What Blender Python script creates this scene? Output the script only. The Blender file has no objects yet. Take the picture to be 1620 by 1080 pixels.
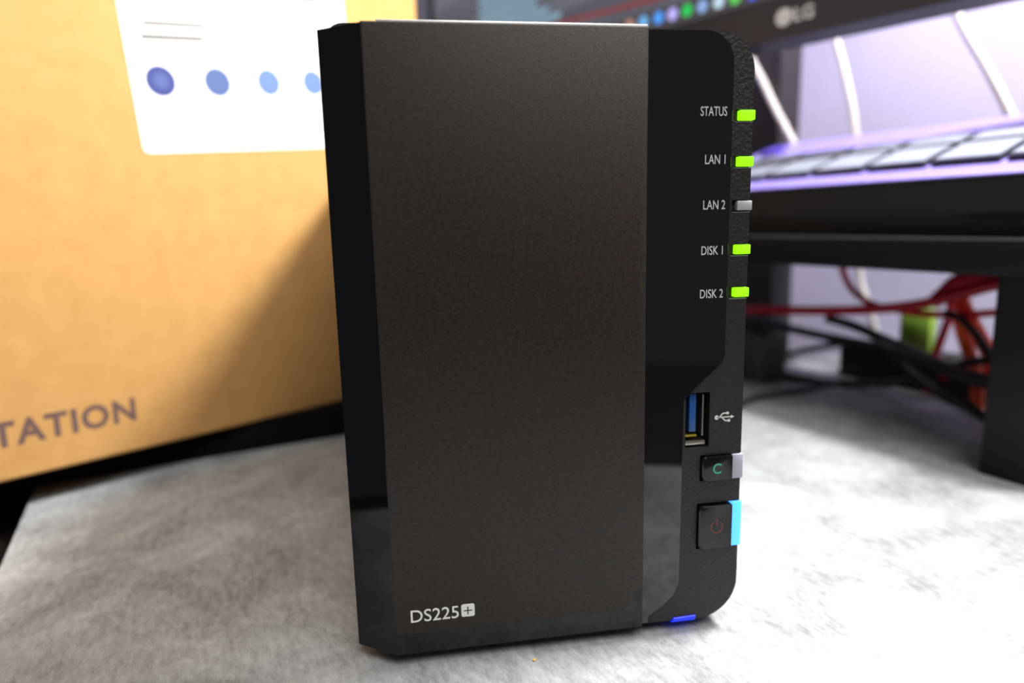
import bpy, bmesh, math, random
from mathutils import Vector, Matrix

random.seed(4)
scene = bpy.context.scene
COL = scene.collection
MM = 0.001

# ---------------------------------------------------------------- camera
cd = bpy.data.cameras.new('camera')
cam = bpy.data.objects.new('camera', cd)
COL.objects.link(cam)
cd.sensor_width = 36.0
cd.sensor_fit = 'HORIZONTAL'
cd.lens = 24.03
cd.clip_start = 0.005
cd.clip_end = 50
cam.matrix_world = (Matrix.Translation(Vector((17.647, -170.418, 119.098)) * MM) @
                    Matrix.Rotation(-0.153523, 4, 'Z') @ Matrix.Rotation(1.395396, 4, 'X') @ Matrix.Rotation(-0.0242096, 4, 'Z'))
cd.dof.use_dof = True
cd.dof.focus_distance = 0.181
cd.dof.aperture_fstop = 6.0
scene.camera = cam

# ---------------------------------------------------------------- world, lights, exposure
world = bpy.data.worlds.new('room_ambient')
scene.world = world
world.use_nodes = True
world.node_tree.nodes['Background'].inputs[0].default_value = (0.52, 0.54, 0.58, 1)
world.node_tree.nodes['Background'].inputs[1].default_value = 0.22


def area(name, loc, target, size, power, color, shape='DISK', size_y=None, spread=None):
    ld = bpy.data.lights.new(name, 'AREA')
    ld.shape = shape
    ld.size = size
    if size_y:
        ld.size_y = size_y
    if spread:
        ld.spread = spread
    ld.energy = power
    ld.color = color
    o = bpy.data.objects.new(name, ld)
    COL.objects.link(o)
    o.location = loc
    d = Vector(target) - Vector(loc)
    o.rotation_euler = d.to_track_quat('-Z', 'Y').to_euler()
    return o


# lamp above the desk, just in front of the top of the monitor
area('desk_lamp_light', (0.381, 0.062, 0.645), (0.16, 0.10, 0.0), 0.14, 8.0, (1.0, 0.985, 0.96), spread=1.9)
# ceiling light of the room, behind and above the photographer
area('ceiling_light', (0.26, -0.78, 1.45), (0.0, 0.0, 0.05), 1.0, 30.0, (1.0, 0.955, 0.90), 'SQUARE')

scene.view_settings.view_transform = 'Standard'
scene.view_settings.look = 'None'
scene.view_settings.exposure = 0.0
scene.view_settings.gamma = 1.0
scene.view_settings.use_curve_mapping = False


# ---------------------------------------------------------------- helpers
def lin(c):
    return tuple((x / 255 / 12.92) if x / 255 <= 0.04045 else ((x / 255 + 0.055) / 1.055) ** 2.4 for x in c) + (1,)


def mat(name, rgb, rough=0.5, metal=0.0, spec=0.5, emit=None, strength=0.0, noise=None, bump=None, coat=0.0, trans=0.0):
    """noise=(scale, rgb2, detail) mottles the colour; bump=(scale, strength, distance_mm) fine relief."""
    m = bpy.data.materials.new(name)
    m.use_nodes = True
    nt = m.node_tree
    b = nt.nodes['Principled BSDF']
    b.inputs['Base Color'].default_value = lin(rgb)
    b.inputs['Roughness'].default_value = rough
    b.inputs['Metallic'].default_value = metal
    b.inputs['Specular IOR Level'].default_value = spec
    b.inputs['Coat Weight'].default_value = coat
    b.inputs['Transmission Weight'].default_value = trans
    if emit:
        b.inputs['Emission Color'].default_value = lin(emit)
        b.inputs['Emission Strength'].default_value = strength
    if noise or bump:
        tc = nt.nodes.new('ShaderNodeTexCoord')
    if noise:
        n = nt.nodes.new('ShaderNodeTexNoise')
        n.inputs['Scale'].default_value = noise[0]
        n.inputs['Detail'].default_value = noise[2]
        n.inputs['Roughness'].default_value = 0.65
        nt.links.new(tc.outputs['Object'], n.inputs['Vector'])
        r = nt.nodes.new('ShaderNodeValToRGB')
        r.color_ramp.elements[0].position = 0.32
        r.color_ramp.elements[1].position = 0.68
        r.color_ramp.elements[0].color = lin(rgb)
        r.color_ramp.elements[1].color = lin(noise[1])
        nt.links.new(n.outputs['Fac'], r.inputs['Fac'])
        nt.links.new(r.outputs['Color'], b.inputs['Base Color'])
    if bump:
        n2 = nt.nodes.new('ShaderNodeTexNoise')
        n2.inputs['Scale'].default_value = bump[0]
        n2.inputs['Detail'].default_value = 3
        nt.links.new(tc.outputs['Object'], n2.inputs['Vector'])
        bp = nt.nodes.new('ShaderNodeBump')
        bp.inputs['Strength'].default_value = bump[1]
        bp.inputs['Distance'].default_value = bump[2] * MM
        nt.links.new(n2.outputs['Fac'], bp.inputs['Height'])
        nt.links.new(bp.outputs['Normal'], b.inputs['Normal'])
    return m


def link(name, me, material, parent=None):
    o = bpy.data.objects.new(name, me)
    if material:
        me.materials.clear()
        me.materials.append(material)
    COL.objects.link(o)
    if parent:
        o.parent = parent
    return o


def finish(name, bm, material, parent=None, smooth=None):
    """bm is in millimetres"""
    bmesh.ops.scale(bm, vec=(MM, MM, MM), verts=bm.verts)
    bmesh.ops.recalc_face_normals(bm, faces=bm.faces)
    me = bpy.data.meshes.new(name)
    bm.to_mesh(me)
    bm.free()
    if smooth:
        for p in me.polygons:
            p.use_smooth = True
        me.set_sharp_from_angle(angle=math.radians(smooth))
    return link(name, me, material, parent)


def add_box(bm, x0, x1, y0, y1, z0, z1):
    vs = [bm.verts.new((x, y, z)) for z in (z0, z1) for y in (y0, y1) for x in (x0, x1)]
    fs = []
    for f in ((0, 2, 3, 1), (4, 5, 7, 6), (0, 1, 5, 4), (2, 6, 7, 3), (0, 4, 6, 2), (1, 3, 7, 5)):
        fs.append(bm.faces.new([vs[i] for i in f]))
    return vs, fs


def box(name, dims, material, parent=None, bevel=0.0, seg=2, smooth=40):
    bm = bmesh.new()
    add_box(bm, *dims)
    if bevel:
        bmesh.ops.bevel(bm, geom=bm.edges[:], offset=bevel, segments=seg, affect='EDGES', profile=0.5)
    return finish(name, bm, material, parent, smooth if bevel else None)


def extrude_xz(bm, pts, y0, y1):
    a = [bm.verts.new((x, y0, z)) for x, z in pts]
    b = [bm.verts.new((x, y1, z)) for x, z in pts]
    front = bm.faces.new(a)
    bm.faces.new(list(reversed(b)))
    n = len(pts)
    for i in range(n):
        bm.faces.new((a[i], b[i], b[(i + 1) % n], a[(i + 1) % n]))
    return front


def plate(name, pts, y0, y1, material, parent=None, bevel=0.0, seg=2, smooth=30):
    """outline in the XZ plane, extruded along y; bevel rounds its front rim"""
    bm = bmesh.new()
    f = extrude_xz(bm, pts, y0, y1)
    if bevel:
        bmesh.ops.bevel(bm, geom=list(f.edges), offset=bevel, segments=seg, affect='EDGES', profile=0.5)
    return finish(name, bm, material, parent, smooth)


def rounded(x0, x1, z0, z1, r, n=6):
    """outline of a rounded rectangle; r = radii (bl, br, tr, tl) or a number"""
    if not isinstance(r, (tuple, list)):
        r = (r,) * 4
    out = []
    for (cx, cz, a0), rr in zip(((x0, z0, 180), (x1, z0, 270), (x1, z1, 0), (x0, z1, 90)), r):
        sx = 1 if cx == x0 else -1
        sz = 1 if cz == z0 else -1
        if rr <= 0:
            out.append((cx, cz))
            continue
        for k in range(n + 1):
            a = math.radians(a0 + 90 * k / n)
            out.append((cx + sx * rr + rr * math.cos(a), cz + sz * rr + rr * math.sin(a)))
    return out


def disc(cx, cz, r, n=24):
    return [(cx + r * math.cos(2 * math.pi * k / n), cz + r * math.sin(2 * math.pi * k / n)) for k in range(n)]


def arc_band(name, cx, cz, r, w, a0, a1, y0, y1, material, parent, n=20):
    """open ring (degrees a0..a1) of width w as a raised print"""
    pts = []
    for k in range(n + 1):
        a = math.radians(a0 + (a1 - a0) * k / n)
        pts.append((cx + (r + w / 2) * math.cos(a), cz + (r + w / 2) * math.sin(a)))
    for k in range(n, -1, -1):
        a = math.radians(a0 + (a1 - a0) * k / n)
        pts.append((cx + (r - w / 2) * math.cos(a), cz + (r - w / 2) * math.sin(a)))
    bm = bmesh.new()
    m = n + 1
    A = [bm.verts.new((x, y0, z)) for x, z in pts]
    B = [bm.verts.new((x, y1, z)) for x, z in pts]
    L = len(pts)
    for k in range(n):
        bm.faces.new((A[k], A[k + 1], A[L - 2 - k], A[L - 1 - k]))
        bm.faces.new((B[k + 1], B[k], B[L - 1 - k], B[L - 2 - k]))
    for k in range(L):
        bm.faces.new((A[k], B[k], B[(k + 1) % L], A[(k + 1) % L]))
    return finish(name, bm, material, parent)


def lettering(name, string, x0, x1, z0, z1, y, depth, material, parent, offset=0.0, keep=False, rot=0.0, spacing=1.0):
    """raised print in the XZ plane, fitted to the rectangle; front at y, thickness depth (mm)"""
    cu = bpy.data.curves.new(name, 'FONT')
    cu.body = string
    cu.size = 1.0
    cu.offset = offset
    cu.space_character = spacing
    cu.resolution_u = 4
    cu.extrude = 0.05
    t = bpy.data.objects.new(name + '_tmp', cu)
    COL.objects.link(t)
    dg = bpy.context.evaluated_depsgraph_get()
    me = bpy.data.meshes.new_from_object(t.evaluated_get(dg))
    me.name = name
    bpy.data.objects.remove(t)
    bpy.data.curves.remove(cu)
    xs = [v.co.x for v in me.vertices]
    ys = [v.co.y for v in me.vertices]
    ax, bx, ay, by = min(xs), max(xs), min(ys), max(ys)
    for v in me.vertices:
        u = (v.co.x - ax) / (bx - ax)
        w = (v.co.y - ay) / (by - ay)
        d = 0 if v.co.z > 0 else 1
        X = u * (x1 - x0)
        Z = w * (z1 - z0)
        v.co = Vector((x0 + X * math.cos(rot) - Z * math.sin(rot), y + d * depth, z0 + X * math.sin(rot) + Z * math.cos(rot))) * MM
    return link(name, me, material, parent)


def cut(o, boxes):
    """subtract boxes (mm) from a mesh object"""
    bm = bmesh.new()
    for b in boxes:
        add_box(bm, *b)
    bmesh.ops.scale(bm, vec=(MM, MM, MM), verts=bm.verts)
    bmesh.ops.recalc_face_normals(bm, faces=bm.faces)
    me = bpy.data.meshes.new('cutter')
    bm.to_mesh(me)
    bm.free()
    c = bpy.data.objects.new('cutter', me)
    COL.objects.link(c)
    c.parent = o.parent
    bpy.context.view_layer.update()
    md = o.modifiers.new('cut', 'BOOLEAN')
    md.object = c
    md.operation = 'DIFFERENCE'
    md.solver = 'EXACT'
    dg = bpy.context.evaluated_depsgraph_get()
    new = bpy.data.meshes.new_from_object(o.evaluated_get(dg))
    o.modifiers.clear()
    new.name = o.data.name
    o.data = new
    bpy.data.objects.remove(c)
    for p in new.polygons:
        p.use_smooth = True
    new.set_sharp_from_angle(angle=math.radians(25))
    return o


def tag(o, label, cat=None, group=None, kind=None):
    o['label'] = label
    if cat:
        o['category'] = cat
    if group:
        o['group'] = group
    if kind:
        o['kind'] = kind
    return o


def empty(name, loc=(0, 0, 0), rz=0.0):
    o = bpy.data.objects.new(name, None)
    o.empty_display_size = 0.02
    COL.objects.link(o)
    o.location = Vector(loc) * MM
    o.rotation_euler = (0, 0, rz)
    return o


# the desk runs at an angle to the storage device: V points to the wall, U towards the camera
A = math.radians(18.5)
VX = Vector((math.cos(A), math.sin(A), 0))
UX = Vector((math.sin(A), -math.cos(A), 0))
DESK_ROT = A - math.pi / 2          # local x = U, local y = V


def W(v, u, z):
    return VX * v + UX * u + Vector((0, 0, z))


def tube(name, pts, r, material, parent=None, sides=10, steps=8, flat=1.0):
    """smooth cord through world points (mm)"""
    P = [Vector(p) for p in pts]
    Q = [P[0] * 2 - P[1]] + P + [P[-1] * 2 - P[-2]]
    path = []
    for i in range(1, len(Q) - 2):
        p0, p1, p2, p3 = Q[i - 1:i + 3]
        for k in range(steps):
            t = k / steps
            path.append(0.5 * ((2 * p1) + (p2 - p0) * t + (2 * p0 - 5 * p1 + 4 * p2 - p3) * t * t + (3 * p1 - p0 - 3 * p2 + p3) * t ** 3))
    path.append(P[-1])
    bm = bmesh.new()
    rings = []
    nrm = None
    for i, p in enumerate(path):
        d = (path[min(i + 1, len(path) - 1)] - path[max(i - 1, 0)]).normalized()
        if nrm is None:
            nrm = d.orthogonal().normalized()
        nrm = (nrm - d * nrm.dot(d)).normalized()
        bi = d.cross(nrm)
        rings.append([bm.verts.new(p + (nrm * math.cos(2 * math.pi * k / sides) * flat + bi * math.sin(2 * math.pi * k / sides)) * r) for k in range(sides)])
    for a, b in zip(rings, rings[1:]):
        for k in range(sides):
            bm.faces.new((a[k], a[(k + 1) % sides], b[(k + 1) % sides], b[k]))
    bm.faces.new(list(reversed(rings[0])))
    bm.faces.new(rings[-1])
    return finish(name, bm, material, parent, 60)


# ---------------------------------------------------------------- materials
M = {}
M['matte'] = mat('matte_black_metal', (21, 16, 12), 0.5, 0, 0.34, noise=(1000, (47, 38, 30), 5), bump=(2200, 0.5, 0.06))
M['gloss'] = mat('piano_black_plastic', (4, 4, 6), 0.05, 0, 0.45)
M['gloss_inlay'] = mat('polished_black_acrylic', (5, 5, 7), 0.04, 0, 0.95)
M['column'] = mat('grained_black_plastic', (28, 25, 23), 0.48, 0, 0.45, bump=(1100, 1.0, 0.3))
M['shell'] = mat('black_steel_shell', (30, 30, 31), 0.5, 0, 0.4, bump=(1800, 0.3, 0.05))
M['print'] = mat('pale_grey_print', (205, 204, 200), 0.6)
M['print_dim'] = mat('fine_grey_print', (190, 190, 190), 0.6)
M['led_green'] = mat('lit_green_lens', (60, 120, 10), 0.3, emit=(150, 255, 15), strength=1.3)
M['led_off'] = mat('unlit_grey_lens', (160, 163, 162), 0.3)
M['led_blue'] = mat('lit_blue_lens', (60, 120, 200), 0.3, emit=(70, 160, 255), strength=1.9)
M['led_deep'] = mat('lit_deep_blue_lens', (10, 30, 120), 0.3, emit=(5, 40, 255), strength=1.0)
M['clear'] = mat('frosted_clear_lens', (158, 160, 175), 0.25)
M['usb_blue'] = mat('blue_port_tongue', (20, 74, 135), 0.35)
M['edge'] = mat('bright_edge', (205, 205, 205), 0.35, 0.6)
M['steel'] = mat('bright_steel', (190, 185, 175), 0.3, 1.0)
M['brass'] = mat('gold_contact', (215, 190, 80), 0.3, 1.0)
M['dark_hole'] = mat('dark_port_plastic', (10, 10, 11), 0.5)
M['button'] = mat('gloss_black_button', (13, 13, 15), 0.12)
M['teal'] = mat('teal_print', (60, 160, 130), 0.5)
M['dull_red'] = mat('dull_red_print', (105, 48, 46), 0.5)
M['black'] = mat('flat_black_platform', (7, 7, 7), 0.8, 0, 0.1)
M['rubber'] = mat('black_rubber', (16, 16, 16), 0.8)


def slab_material():
    m = mat('grey_stone_look', (122, 122, 120), 0.55, 0, 0.3)
    nt = m.node_tree
    b = nt.nodes['Principled BSDF']
    tc = nt.nodes.new('ShaderNodeTexCoord')
    mp = nt.nodes.new('ShaderNodeMapping')
    mp.inputs['Scale'].default_value = (1.0, 2.6, 1.0)
    mp.inputs['Rotation'].default_value = (0, 0, 0.7)
    nt.links.new(tc.outputs['Object'], mp.inputs['Vector'])
    n1 = nt.nodes.new('ShaderNodeTexNoise')
    n1.inputs['Scale'].default_value = 22
    n1.inputs['Detail'].default_value = 8
    n1.inputs['Roughness'].default_value = 0.7
    n1.inputs['Distortion'].default_value = 0.6
    nt.links.new(tc.outputs['Object'], n1.inputs['Vector'])
    n2 = nt.nodes.new('ShaderNodeTexNoise')
    n2.inputs['Scale'].default_value = 160
    n2.inputs['Detail'].default_value = 6
    n2.inputs['Roughness'].default_value = 0.75
    nt.links.new(mp.outputs['Vector'], n2.inputs['Vector'])
    mx = nt.nodes.new('ShaderNodeMix')
    mx.inputs[0].default_value = 0.42
    nt.links.new(n1.outputs['Fac'], mx.inputs[2])
    nt.links.new(n2.outputs['Fac'], mx.inputs[3])
    r = nt.nodes.new('ShaderNodeValToRGB')
    e = r.color_ramp.elements
    e[0].position = 0.36
    e[0].color = lin((97, 98, 99))
    e[1].position = 0.64
    e[1].color = lin((167, 170, 172))
    mid = e.new(0.5)
    mid.color = lin((137, 140, 142))
    nt.links.new(mx.outputs[0], r.inputs['Fac'])
    nt.links.new(r.outputs['Color'], b.inputs['Base Color'])
    bp = nt.nodes.new('ShaderNodeBump')
    bp.inputs['Strength'].default_value = 0.35
    bp.inputs['Distance'].default_value = 0.0004
    nt.links.new(n2.outputs['Fac'], bp.inputs['Height'])
    nt.links.new(bp.outputs['Normal'], b.inputs['Normal'])
    return m


M['slab'] = slab_material()
M['dark_desk'] = mat('dark_brown_desk', (26, 21, 19), 0.6, 0, 0.25, noise=(30, (34, 27, 24), 5))
M['wall'] = mat('pale_lavender_paint', (198, 194, 216), 0.8, noise=(12, (203, 200, 221), 3), bump=(300, 0.1, 0.3))
M['floor'] = mat('dark_floor', (60, 52, 46), 0.7, noise=(8, (72, 62, 54), 4))
M['card'] = mat('brown_cardboard', (184, 139, 82), 0.75, 0, 0.2, noise=(60, (194, 149, 92), 4), bump=(400, 0.15, 0.2))
M['card_ink'] = mat('dark_box_ink', (92, 68, 62), 0.7)
M['sticker'] = mat('white_paper', (240, 240, 240), 0.5)
M['sticker_text'] = mat('grey_print_on_paper', (120, 117, 113), 0.6)
M['sticker_text_dark'] = mat('dark_print_on_paper', (110, 110, 115), 0.6)
M['ic1'] = mat('blue_icon_ink', (42, 56, 122), 0.6)
M['ic1b'] = mat('pale_blue_icon_ink', (66, 80, 138), 0.6)
M['ic2'] = mat('light_blue_icon_ink', (66, 88, 138), 0.6)
M['ic3'] = mat('paler_blue_icon_ink', (88, 114, 160), 0.6)
M['bezel'] = mat('dark_grey_bezel', (48, 44, 46), 0.5)
M['shelf'] = mat('black_shelf_laminate', (17, 17, 19), 0.55, 0, 0.25, bump=(700, 0.3, 0.1))
M['edge_highlight'] = mat('grey_edge_highlight', (105, 106, 108), 0.5)  # pale grey that paints in the highlights on black edges
M['kb_case'] = mat('black_keyboard_case', (20, 20, 23), 0.6)
M['kb_deck'] = mat('lavender_deck_plate', (132, 118, 194), 0.5)
M['kb_key'] = mat('pale_grey_keycap', (138, 143, 158), 0.45)
M['kb_shade'] = mat('key_shadow_black', (22, 22, 30), 0.5)  # near-black that paints in the shadow below the keys
M['red'] = mat('red_cable', (218, 30, 58), 0.45)
M['darkred'] = mat('dark_red_cable', (185, 22, 46), 0.45)
M['orange'] = mat('orange_cable', (255, 96, 44), 0.45)
M['black_cable'] = mat('black_cable', (16, 16, 19), 0.5)
M['white_cable'] = mat('white_cable', (198, 194, 184), 0.5)
M['green'] = mat('green_packet', (98, 165, 62), 0.5, noise=(45, (165, 190, 60), 2))
M['grey_block'] = mat('grey_brown_plastic', (78, 74, 70), 0.6)
M['stand'] = mat('dark_stand_plastic', (38, 34, 36), 0.5)
M['crumb'] = mat('tan_crumb', (205, 160, 80), 0.8)

# ---------------------------------------------------------------- setting
def struct(o, label):
    o['kind'] = 'structure'
    o['label'] = label
    return o


r = box('floor', (-1700, 1300, -1500, 508, -768, -748), M['floor'])
r.rotation_euler = (0, 0, DESK_ROT)
struct(r, 'dark floor of the room beneath the desk')
r = box('wall_back', (-1700, 1300, 500, 580, -748, 1700), M['wall'])
r.rotation_euler = (0, 0, DESK_ROT)
struct(r, 'pale lavender painted wall behind the desk')

desk = empty('desk', W(170, -130, -748), DESK_ROT)
tag(desk, 'dark brown desk under the grey stone-look board', 'desk')
box('desk_top', (-620, 620, -330, 328, 700, 730), M['dark_desk'], desk, 1.5)
for x in (-580, 540):
    for y in (-310, 268):
        box('leg', (x, x + 40, y, y + 40, 0, 700), M['dark_desk'], desk, 1.5)

slab = box('stone_board', (-213, 165, -98.5, 498, -18, 0), M['slab'], None, 0.8)
slab.rotation_euler = (0, 0, DESK_ROT)
tag(slab, 'mottled grey stone-look board lying flat under the black storage device', 'board')

# ---------------------------------------------------------------- the storage device
nas = empty('network_storage_device')
tag(nas, 'black two-bay network storage box with green and blue lights', 'storage device')
# shell: rounded long edges
bm = bmesh.new()
extrude_xz(bm, rounded(1.0, 108.0, 3.4, 167.4, (5, 8, 8, 5), 6), 11, 232)
finish('body_shell', bm, M['shell'], nas, 40)
# front cover: left side slopes back
bm = bmesh.new()
plan = [(0, 7.73), (10.4, 0.35), (79.75, 0.35), (79.75, 12), (0, 12)]
lo = [bm.verts.new((x, y, 3.8)) for x, y in plan]
hi = [bm.verts.new((x, y, 164.8)) for x, y in plan]
bm.faces.new(lo)
bm.faces.new(list(reversed(hi)))
for i in range(5):
    bm.faces.new((lo[i], lo[(i + 1) % 5], hi[(i + 1) % 5], hi[i]))
cover = finish('front_cover', bm, M['gloss'], nas)
tag(cover, 'glossy black front cover with sloping left side')
panel = plate('front_panel', [(10.45, 9.6), (74.2, 9.6), (79.9, 16.8), (79.9, 165.1), (10.45, 165.1)], 0.0, 1.2, M['matte'], nas, 0.45, 2)
tag(panel, 'matte black textured front panel')
tr = box('top_edge', (14, 79.7, 0.35, 1.15, 164.6, 165.55), M['edge'], panel, 0.2)
tag(tr, 'thin bright edge along the top')
t = lettering('model_lettering', 'DS225', 14.7, 27.6, 13.15, 16.75, -0.06, 0.2, M['print'], panel, 0.004)
tag(t, 'pale grey model lettering')
badge = plate('plus_badge', rounded(28.3, 31.95, 13.25, 16.95, 0.6), -0.06, 0.14, M['print'], panel)
tag(badge, 'pale rounded square with a plus sign')
plate('plus_sign', [(28.95 + a, 14.9 + b) for a, b in ((0, 0), (1, 0), (1, -1), (1.3, -1), (1.3, 0), (2.3, 0), (2.3, .3), (1.3, .3), (1.3, 1.3), (1, 1.3), (1, .3), (0, .3))],
      -0.1, 0.1, M['column'], badge)

# glossy inlay right of the panel
arc = [(95.5 + 7.6 * math.sin(math.radians(a)), 157.2 + 7.6 * math.cos(math.radians(a))) for a in range(0, 91, 6)]
inlay_pts = [(79.8, 3.8), (82.0, 3.8), (82.0, 6.2), (86, 8.6), (89.5, 11.6), (91.2, 15.2), (91.3, 69.4), (94.9, 72.9), (102.3, 79.3), (103.1, 81.2), (103.2, 157.2)] + list(reversed(arc))[1:] + [(79.8, 164.8)]
inlay = plate('gloss_inlay', inlay_pts, 1.6, 12, M['gloss_inlay'], nas, 0.15, 1)
tag(inlay, 'glossy black inlay strip with white lettering')

# textured column along the right edge
out = [(82.1, 3.2)]
for a in range(-90, 1, 5):
    out.append((97.2 + 11.8 * math.cos(math.radians(a)), 15.0 + 11.8 * math.sin(math.radians(a))))
for a in range(0, 91, 5):
    out.append((99.6 + 9.4 * math.cos(math.radians(a)), 155.4 + 9.4 * math.sin(math.radians(a))))
out.append((82.1, 164.8))
column = plate('side_column', out, 2.1, 12, M['column'], nas, 0.6, 2)
tag(column, 'grained black plastic column with rounded right corners')
LEDZ = (144.45, 132.8, 121.45, 109.95, 98.45)
cuts = []
for z in LEDZ:
    cuts.append((103.9, 110, 1, 3.4, z - 1.62, z + 1.5))
cuts += [(92.3, 99.3, 1, 11, 55.4, 71.2), (96.85, 110, 1, 5.0, 45.4, 53.0), (96.25, 110, 1, 5.0, 24.95, 38.75)]
cut(column, cuts)

for i, (txt, x0, x1, dz) in enumerate((('STATUS', 94.4, 101.6, 1.05), ('LAN 1', 95.9, 101.5, 0.95), ('LAN 2', 95.7, 101.8, 0.9), ('DISK 1', 95.5, 101.5, 0.95), ('DISK 2', 95.4, 101.9, 0.95))):
    z = LEDZ[i] + (0.85 if i == 0 else 0.55 if i == 1 else 0.35 if i == 2 else 0.0) * 1.0
    lettering('indicator_lettering', txt, x0, x1, z - 1.15, z + 1.2, 1.55, 0.15, M['print_dim'], inlay, 0.004)
    led = box('indicator_light', (105.3, 109.55, 1.75, 8, LEDZ[i] - 1.22, LEDZ[i] + 1.27), M['led_off'] if i == 2 else M['led_green'], nas, 0.25)
    tag(led, 'unlit grey indicator lens' if i == 2 else 'lit green indicator lens')
    box('slot_highlight', (104.0, 109.05, 2.0, 3.3, LEDZ[i] - 1.78, LEDZ[i] - 1.6), M['edge_highlight'], column)  # thin pale bar painting the glint on the slot's lower edge

port = plate('usb_port', rounded(92.5, 99.1, 55.6, 71.0, 0.5), 10, 11.2, M['dark_hole'], nas)
tag(port, 'upright usb port with blue tongue in a recess')
box('port_tongue', (94.0, 96.0, 3.6, 10.5, 59.6, 70.6), M['usb_blue'], port, 0.2)
box('port_plate', (97.5, 97.9, 3.0, 10.5, 58.5, 70.4), M['steel'], port)
box('port_plate', (92.8, 98.6, 3.0, 10.5, 55.9, 57.2), M['steel'], port, 0.15)
box('port_contact', (92.7, 96.2, 3.4, 10.5, 58.3, 58.95), M['brass'], port)

# trident mark beside the port
def icon_bar(bm, x0, z0, x1, z1, w=0.34):
    d = Vector((x1 - x0, z1 - z0)).normalized() * w / 2
    n = Vector((-d.y, d.x))
    extrude_xz(bm, [(x0 - n.x, z0 - n.y), (x1 - n.x, z1 - n.y), (x1 + n.x, z1 + n.y), (x0 + n.x, z0 + n.y)], 2.02, 2.2)


bm = bmesh.new()
extrude_xz(bm, disc(101.4, 63.75, 0.62, 16), 2.02, 2.2)
icon_bar(bm, 101.4, 63.75, 105.8, 63.75)
extrude_xz(bm, [(105.6, 63.25), (106.6, 63.75), (105.6, 64.25)], 2.0, 2.2)
icon_bar(bm, 102.2, 63.75, 103.2, 64.85)
icon_bar(bm, 103.2, 64.85, 104.3, 64.85)
extrude_xz(bm, disc(104.6, 64.85, 0.42, 12), 2.0, 2.2)
icon_bar(bm, 102.9, 63.75, 103.9, 62.7)
icon_bar(bm, 103.9, 62.7, 104.8, 62.7)
extrude_xz(bm, [(104.7, 62.35), (105.4, 62.35), (105.4, 63.05), (104.7, 63.05)], 2.0, 2.2)
finish('usb_symbol', bm, M['print'], column)

bt = plate('copy_button', rounded(97.1, 106.1, 45.7, 52.7, (1.4, .3, .3, 1.4)), 1.1, 6, M['button'], nas, 0.4, 3)
tag(bt, 'glossy black button with a teal C')
arc_band('button_symbol', 101.8, 49.15, 1.3, 0.42, 45, 315, 1.02, 1.2, M['teal'], bt)
ln = box('button_lens', (106.2, 109.55, 1.6, 7, 45.6, 52.8), M['clear'], bt, 0.3)
tag(ln, 'frosted clear lens')
bt = plate('power_button', rounded(96.5, 106.5, 25.2, 38.2, (1.4, .3, .3, 1.4)), 1.1, 6, M['button'], nas, 0.45, 3)
tag(bt, 'square black power button with dull red symbol')
arc_band('button_symbol', 101.9, 31.7, 1.75, 0.34, 125, 415, 1.02, 1.2, M['dull_red'], bt)
plate('symbol_bar', [(101.73, 32.0), (102.07, 32.0), (102.07, 34.3), (101.73, 34.3)], 1.02, 1.2, M['dull_red'], bt)
ln = box('button_lens', (106.6, 109.6, 1.6, 8, 25.2, 38.6), M['led_blue'], bt, 0.3)
tag(ln, 'glowing blue lens beside the power button')
ln = plate('front_light', [(89.0, 3.05), (96.3, 3.05), (96.6, 4.5), (89.8, 4.3)], 1.7, 5, M['led_deep'], nas, 0.15, 1)
tag(ln, 'deep blue light at the bottom front edge')
for x in (9, 88):
    for y in (18, 212):
        bm = bmesh.new()
        bmesh.ops.create_cone(bm, cap_ends=True, segments=24, radius1=7, radius2=7.6, depth=3.6, matrix=Matrix.Translation((x + 6, y, 1.8)))
        finish('foot', bm, M['rubber'], nas, 40)

# ---------------------------------------------------------------- black platform and the cardboard box on it
pf = empty('black_platform', W(-130, -330, -18), DESK_ROT)
tag(pf, 'low black platform under the cardboard box', 'platform')
box('platform_body', (-110, 116.5, -170, 188, 3, 31), M['black'], pf, 1.0)
box('platform_top', (-110, 116.5, -170, 188, 31, 33), M['black'], pf, 0.5)
for x in (-95, 85):
    for y in (-150, 150):
        box('foot', (x, x + 16, y, y + 16, 0, 3.2), M['rubber'], pf)

bx = empty('cardboard_box', (-100.5, 176.2, 15.0), math.radians(38.07))
bx.scale = (0.759, 0.759, 0.759)
tag(bx, 'large brown cardboard box with white sticker behind the storage device', 'box')
carton = box('carton', (-236, 223.8, 0, 190, 0, 335), M['card'], bx, 2.0, 3)
box('flap', (-235, 222, 0.6, 94.2, 335, 338), M['card'], bx, 0.8)
box('flap', (-235, 222, 95.8, 189.4, 335, 338), M['card'], bx, 0.8)
ra = math.radians(4.9)
lettering('box_lettering', 'STATION', -101.5, -18.2, 19.6, 34.4, -0.15, 0.3, M['card_ink'], bx, 0.034, spacing=1.12)


def tilt(px, pz):
    return (3.9 + px * math.cos(ra) - pz * math.sin(ra) * 0.8, 182.3 + px * math.sin(ra) + pz * math.cos(ra))


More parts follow.
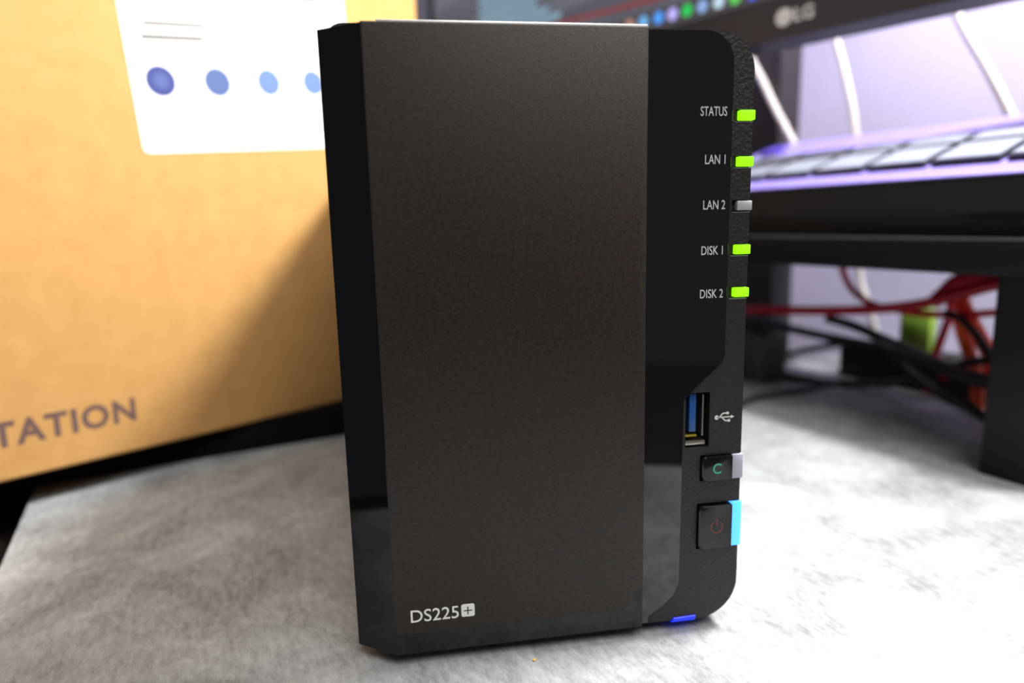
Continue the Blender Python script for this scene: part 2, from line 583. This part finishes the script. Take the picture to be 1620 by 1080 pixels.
st = plate('sticker', [tilt(a, b) for a, b in rounded(0, 157, 0, 138, 4)], -0.3, 0.2, M['sticker'], bx)
tag(st, 'white paper sticker with a row of blue round icons')
for (cx, cz, rr, m) in ((18.2, 226.1, 9.0, 'ic1'), (53.7, 229.7, 8.8, 'ic2'), (89.6, 234.0, 8.6, 'ic3'), (124.0, 237.9, 8.6, 'ic3')):
    ic = plate('round_icon', disc(cx, cz, rr, 28), -0.4, 0.0, M[m], st)
    if m == 'ic1':
        plate('icon_centre', disc(cx, cz, rr * 0.5, 20), -0.5, 0.0, M['ic1b'], bx).parent = st
for (x0, z0, w, h, m) in ((11.5, 257.0, 38, 3.0, 'sticker_text'), (9.5, 248.6, 38, 3.6, 'sticker_text'), (71, 285.5, 60, 7.0, 'sticker_text_dark'),
                          (11.5, 207.2, 13, 2.0, 'sticker_text'), (10.5, 202.6, 17, 2.0, 'sticker_text'), (46, 206.6, 17, 2.0, 'sticker_text')):
    c, s = math.cos(math.radians(7)), math.sin(math.radians(7))
    plate('text_line', [(x0, z0), (x0 + w * c, z0 + w * s), (x0 + w * c - h * s, z0 + w * s + h * c), (x0 - h * s, z0 + h * c)], -0.38, 0.0, M[m], st)

# ---------------------------------------------------------------- monitor
P0 = Vector((306.6, 155.3, 0))
mon = empty('computer_monitor', P0, math.radians(-58))
tag(mon, 'wide computer monitor with dark bezel above the desk shelf', 'monitor')
T0, T1, ZB, ZT = -476, 286, 224, 550
bm = bmesh.new()
extrude_xz(bm, rounded(T0, T1, ZB, ZT, 4), 0, 28)
cab = finish('monitor_case', bm, M['bezel'], mon, 40)
cut(cab, [(T0 + 7, T1 - 7, -1, 1.2, 248.5, ZT - 7)])


def screen_material():
    m = mat('lit_screen_picture', (5, 5, 6), 0.25)
    nt = m.node_tree
    b = nt.nodes['Principled BSDF']
    tc = nt.nodes.new('ShaderNodeTexCoord')
    mp = nt.nodes.new('ShaderNodeMapping')
    mp.inputs['Scale'].default_value = (6, 1, 40)
    nt.links.new(tc.outputs['Object'], mp.inputs['Vector'])
    n = nt.nodes.new('ShaderNodeTexNoise')
    n.inputs['Scale'].default_value = 1.0
    n.inputs['Detail'].default_value = 3
    nt.links.new(mp.outputs['Vector'], n.inputs['Vector'])
    r_ = nt.nodes.new('ShaderNodeValToRGB')
    r_.color_ramp.elements[0].position = 0.4
    r_.color_ramp.elements[1].position = 0.7
    r_.color_ramp.elements[0].color = lin((78, 76, 84))
    r_.color_ramp.elements[1].color = lin((104, 106, 116))
    nt.links.new(n.outputs['Fac'], r_.inputs['Fac'])
    nt.links.new(r_.outputs['Color'], b.inputs['Emission Color'])
    b.inputs['Emission Strength'].default_value = 1.25
    return m


def glow(name, rgb, s=1.0):
    return mat(name, (5, 5, 5), 0.3, emit=rgb, strength=s)


scr = box('screen', (T0 + 8, T1 - 8, 0.8, 1.6, 249.5, ZT - 8), screen_material(), mon)
tag(scr, 'lit screen with dark picture and a row of round icons')
bar = box('taskbar', (T0 + 8.5, T1 - 8.5, 0.7, 1.0, 249.8, 262.5), glow('taskbar_glow', (78, 74, 76), 0.9), scr)
ICONS = ((-221.0, 257.6, (190, 140, 120)), (-208.3, 257.4, (110, 180, 235)), (-194.9, 257.2, (80, 160, 255)), (-183.1, 256.9, (190, 180, 255)),
         (-171.2, 256.6, (40, 200, 90)), (-159.2, 256.4, (140, 170, 220)), (-146.8, 256.2, (190, 215, 235)), (-134.8, 255.9, (90, 205, 90)), (-122.4, 255.6, (70, 100, 255)), (-110, 255.4, (200, 200, 210)))
for k, (tx, tz, colr) in enumerate(ICONS):
    plate('app_icon', disc(tx, tz, 4.1, 16), 0.55, 0.9, glow('icon_glow', colr, 1.1), scr)
plate('picture_line', [(-300, 273.6), (-190, 268.6), (-190, 271.2), (-300, 276.4)], 0.6, 0.9, glow('red_line_glow', (150, 55, 50), 0.9), scr)
blue = glow('blue_text_glow', (140, 175, 195), 0.9)
for k in range(6):
    z = 279 + k * 7.2
    x1 = -292 - (k % 3) * 14
    plate('text_block', [(-396, z), (x1, z), (x1, z + 4.6), (-396, z + 4.6)], 0.6, 0.9, blue, scr)
emb = plate('maker_emblem', disc(-100.9, 236.4, 5.2, 28), -0.25, 0.3, M['print'], mon)
tag(emb, 'pale round emblem on the bezel')
lettering('maker_lettering', 'LG', -94.4, -82.6, 232.4, 240.2, -0.25, 0.5, M['print'], mon, 0.02)

# stand behind the monitor, on the desk
sd = empty('monitor_stand', W(402, -234, -18), DESK_ROT)
tag(sd, 'black monitor stand column behind the keyboard, by the wall', 'monitor stand')
bm = bmesh.new()
extrude_xz(bm, rounded(-26, 19, 4, 400, 3), -11, 11)
finish('stand_column', bm, M['stand'], sd, 40)
box('stand_base', (-130, 18, -60, 34, 0, 6), M['stand'], sd, 2)
bm = bmesh.new()
add_box(bm, -22, 14, -74, -8, 330, 390)
bmesh.ops.bevel(bm, geom=bm.edges[:], offset=3, segments=2, affect='EDGES')
finish('mount_arm', bm, M['stand'], sd, 40)
# coloured bias light strip on the back of the monitor, shining on the wall
bl = area('monitor_back_light', W(352, -130, 330) * MM, W(440, -130, 180) * MM, 0.62, 1.4, (0.78, 0.67, 1.0), 'RECTANGLE', 0.02)
bl.rotation_euler = (Matrix.Rotation(math.radians(-58), 4, 'Z') @ Matrix.Rotation(math.radians(58), 4, 'X')).to_euler()

# ---------------------------------------------------------------- shelf
sh = empty('desk_shelf', W(287, 0, 0), DESK_ROT)
tag(sh, 'black desk shelf carrying the keyboard, with cables beneath', 'shelf')
board = box('shelf_board', (-212, 32, 0, 118, 90, 107), M['shelf'], sh, 0.7)
box('highlight_strip', (-211, 31, -0.25, 0.6, 105.6, 106.7), M['edge_highlight'], board)  # painted highlight along the upper front edge of the shelf
box('leg', (0.5, 30, 0.5, 117, 0, 90), M['shelf'], sh, 0.7)
box('leg', (-211, -193, 0.5, 32, 0, 90), M['shelf'], sh, 0.7)

# ---------------------------------------------------------------- keyboard
kb = empty('keyboard', W(287, 0, 107), DESK_ROT)
tag(kb, 'tilted lavender keyboard with pale grey keys on the black shelf', 'keyboard')
th = math.radians(20)
ct, stn = math.cos(th), math.sin(th)
L0, L1 = -211, 29
bm = bmesh.new()
prof = [(1.0, 10.2), (1.0, 26.2), (1.0 + 99 * ct, 26.2 + 99 * stn), (1.0 + 99 * ct, 10.2)]
a = [bm.verts.new((L0, y, z)) for y, z in prof]
b = [bm.verts.new((L1, y, z)) for y, z in prof]
bm.faces.new(a)
bm.faces.new(list(reversed(b)))
for i in range(4):
    bm.faces.new((a[i], a[(i + 1) % 4], b[(i + 1) % 4], b[i]))
finish('keyboard_case', bm, M['kb_case'], kb)
box('base_rail', (L0 + 4, L1 - 4, 6, 92, 0, 10.4), M['kb_case'], kb, 0.5)


def deck_box(name, u0, u1, d0, d1, h0, h1, material, parent, bevel=0.0, taper=0.0):
    """box lying on the tilted deck: u along the keyboard, d up the slope, h out of it"""
    bm = bmesh.new()
    vs, fs = add_box(bm, u0, u1, d0, d1, h0, h1)
    for v in vs:
        if v.co.z == h1:
            v.co.x += taper if v.co.x == u0 else -taper
            v.co.y += taper if v.co.y == d0 else -taper
    if bevel:
        bmesh.ops.bevel(bm, geom=bm.edges[:], offset=bevel, segments=2, affect='EDGES')
    for v in bm.verts:
        u, d, h = v.co
        v.co = (u, d * ct - h * stn, 27.0 + d * stn + h * ct)
    return finish(name, bm, material, parent, 40)


plate_o = deck_box('deck_plate', L0, L1, 0, 101, -0.8, 0.0, M['kb_deck'], kb)
k1 = None
for i in range(7):
    u0 = max(-211.5 + 34 * i, L0 + 2)
    for (d0, d1) in ((17.0, 42.0), (46.0, 60.0)):
        s_ = deck_box('shaded_key_base', u0, min(-211.5 + 34 * i + 30.5, L1 - 1), d0 - 1.0, d1, 0, 2.6, M['kb_shade'], kb)  # black base under each keycap, its shadow put into the colour
        s_.name = 'key'
        deck_box('keycap', u0 + 0.8, min(-211.5 + 34 * i + 29.8, L1 - 1.5), d0, d1 - 0.4, 2.5, 3.6, M['kb_key'], s_, 0.35)
bm = bmesh.new()
bmesh.ops.create_cone(bm, cap_ends=True, segments=28, radius1=9, radius2=8.4, depth=3, matrix=Matrix.Translation((-193, 80 * ct - 1.5 * stn, 27 + 80 * stn + 1.5 * ct)) @ Matrix.Rotation(th, 4, 'X'))
finish('dial', bm, mat('deep_purple_dial', (78, 62, 160), 0.4), kb, 40)

# ---------------------------------------------------------------- cables and small things
def cord(name, pts, r, m, label, group=None, cat='cable', flat=1.0):
    o = tube(name, [W(*p) for p in pts], r, M[m], None, flat=flat)
    tag(o, label, cat, group)
    return o


cord('white_cable', [(388, -245.4, 242), (388, -231.8, 222.2), (388, -215.2, 195.3), (388, -197.6, 169.1), (391, -193.3, 154.4), (398, -189, 125), (404, -180, 110.5), (408, -165, 109.8)], 2.6, 'white_cable',
     'white cable slanting across the dark monitor stand')
cord('white_cable', [(430, -206.8, 266.6), (430, -200, 247.2), (430, -188.2, 213.6), (430, -179.7, 181.1), (430, -173.8, 135.3), (430, -168, 74.8), (430, -162.6, 58.6), (430, -156.3, 42.7), (434, -150, 20), (438, -144, 2.6)], 2.6, 'white_cable',
     'white cable hanging nearly upright on the wall, middle of three')
cord('white_cable', [(430, -119.6, 259.1), (430, -109, 235.6), (430, -91.3, 205.6), (430, -74.9, 175.2), (430, -67.3, 155.9), (430, -60, 120), (430, -52, 70), (436, -46, 20), (440, -42, 2.9)], 2.9, 'white_cable',
     'white cable slanting down the wall at the far right')
cord('red_cable', [(350, -241.3, 44), (350, -195.7, 49.8), (352, -137.8, 55.2), (354, -103.2, 59.5), (356, -76.9, 64.7), (358, -53.7, 72.4), (360, -33.2, 80), (362, -2, 84)], 3.1, 'darkred',
     'dark red cable running level under the whole shelf')
cord('red_cable', [(376, -143, 86), (376, -141.5, 79.5), (375, -133, 67.8), (374, -119.3, 60.5), (373, -106, 58.5), (372, -81.5, 57.5), (371, -56, 60), (371, -33.5, 64), (371, -2, 66)], 2.2, 'red',
     'red cable looping down from the shelf underside')
cord('red_cable', [(364, -72.6, 65.2), (366, -65.4, 73.8), (368, -56.5, 79), (370, -41.3, 81.3), (372, -2, 82.9)], 4.2, 'red',
     'thick red cable arching beside the right shelf leg')
cord('red_cable', [(374, -75, 66.5), (376, -69.7, 76.5), (378, -60.6, 81.4), (380, -43.5, 83), (381, -2, 83)], 3.6, 'darkred',
     'dark red cable bunched highest under the shelf at right')
cord('red_cable', [(391, -77, 70), (395, -80, 54.3), (396, -82.8, 45.1), (397, -86.4, 33.2), (397, -88.6, 23.7), (396, -90, 3)], 2.6, 'red',
     'short red cable dropping between green packet and orange cables')
cord('orange_cable', [(384, -70, 72), (385, -67.7, 64.8), (386, -63.9, 56.8), (387, -57.9, 46.2), (388, -51.2, 35.1), (389, -47, 20), (390, -45, 4.6)], 4.6, 'orange',
     'bright orange cable nearest the right shelf leg')
cord('orange_cable', [(378, -65, 60), (378, -63.3, 52), (378, -60, 43), (378, -55.1, 31.8), (378, -51.5, 22), (378, -50, 4)], 3.8, 'orange',
     'orange cable left of the other, ending behind black cables')
cord('black_cable', [(372, -229.1, 39.4), (370, -189.4, 36.9), (366, -147.7, 35.5), (360, -110, 35.5), (352, -75.7, 34), (345, -49.3, 30.3), (340, -27, 29.7), (336, -2.2, 32.5)], 3.0, 'black_cable',
     'thick black cable sagging across the middle under the shelf')
cord('black_cable', [(385, -158.1, 44.9), (380, -134.2, 42.9), (372, -107.7, 38.8), (362, -78.2, 34.3), (352, -46.6, 29.9), (345, -17.5, 29), (345, -2, 29)], 3.4, 'black_cable',
     'black cable slanting down past the green packet')
cord('black_cable', [(402, -205.6, 9.1), (398, -183.1, 16.6), (392, -157, 25.1), (386, -133, 31.5), (378, -108.9, 29.6), (366, -83.6, 21.2), (352, -55.7, 15.3), (335, -22.8, 13.1), (330, -3, 8)], 2.4, 'black_cable',
     'thin black cable humped over the pale gap under the shelf')
cord('black_cable', [(372, -208, 2.4), (367, -190, 2.4), (365, -163, 2.4), (378, -137, 2.4), (378, -98.8, 10.5), (370, -67.3, 25.7), (362, -39.5, 37.1), (360, -2, 40)], 2.4, 'black_cable',
     'black cable lying on the board in a wide curve')
cord('black_cable', [(266, -131, 1.8), (302, -143, 1.8), (335, -141, 1.8), (374, -141, 1.9), (400, -120, 1.9)], 1.8, 'black_cable',
     'thin black cable lying flat nearest the storage device')
cord('black_cable', [(368, -67.2, 59.9), (366, -56.9, 57.5), (364, -46.7, 50), (362, -38.2, 40.9), (360, -25.1, 29.5), (358, -3, 22)], 2.2, 'black_cable',
     'black cable crossing in front of the orange cables')
cord('black_cable', [(365, -105, 37.8), (350, -70.3, 29.5), (335, -39.4, 21.3), (322, -13, 14.4), (318, -2, 13)], 2.6, 'black_cable',
     'black cable running lowest towards the right shelf leg')

ps = empty('power_strip', W(418, -100, 0), DESK_ROT)
tag(ps, 'black power strip lying on the board behind the tangled cables', 'power strip')
box('strip_body', (-62, 48, -14, 14, 0, 25), M['black_cable'], ps, 2.0)
for k in range(3):
    bm = bmesh.new()
    bmesh.ops.create_cone(bm, cap_ends=True, segments=24, radius1=10, radius2=9, depth=1.6, matrix=Matrix.Translation((-46 + 62 * (k == 2) + 0 * k, 0, 25.6)) if k != 1 else Matrix.Translation((36, 0, 25.6)))
    finish('socket', bm, M['rubber'], ps, 40)
sw = box('switch', (9, 17, -15.2, -13, 12, 20), M['red'], ps, 0.6)
tag(sw, 'red rocker switch')
gp = empty('green_packet', W(416, -112, 25), DESK_ROT)
tag(gp, 'small upright green packet standing on the power strip', 'packet')
box('packet_body', (-10.5, 10.5, -4, 4, 0, 27), M['green'], gp, 1.2)
box('packet_seal', (-10.8, 10.8, -1, 1, 26, 30), M['green'], gp, 0.4)
ad = empty('power_adapter', W(350, -186, 0), DESK_ROT)
tag(ad, 'grey-brown power adapter standing on the board under the shelf', 'adapter')
box('adapter_body', (-12, 13, -12, 12, 0, 33), M['grey_block'], ad, 1.5)
box('adapter_plug', (-5, 5, -7, 7, 33, 37), M['black_cable'], ad, 0.8)
bm = bmesh.new()
bmesh.ops.create_icosphere(bm, subdivisions=2, radius=1.0)
for v in bm.verts:
    v.co *= random.uniform(0.75, 1.15)
    v.co.z *= 0.6
    v.co += Vector((47.5, -3.6, 0.45))
c_ = finish('crumb', bm, M['crumb'], None, 60)
c_.data.transform(Matrix.Translation(Vector((0.0475, -0.0036, 0))) @ Matrix.Scale(0.55, 4) @ Matrix.Translation(Vector((-0.0475, 0.0036, 0))))
tag(c_, 'tiny tan crumb on the grey board before the storage device', 'crumb')
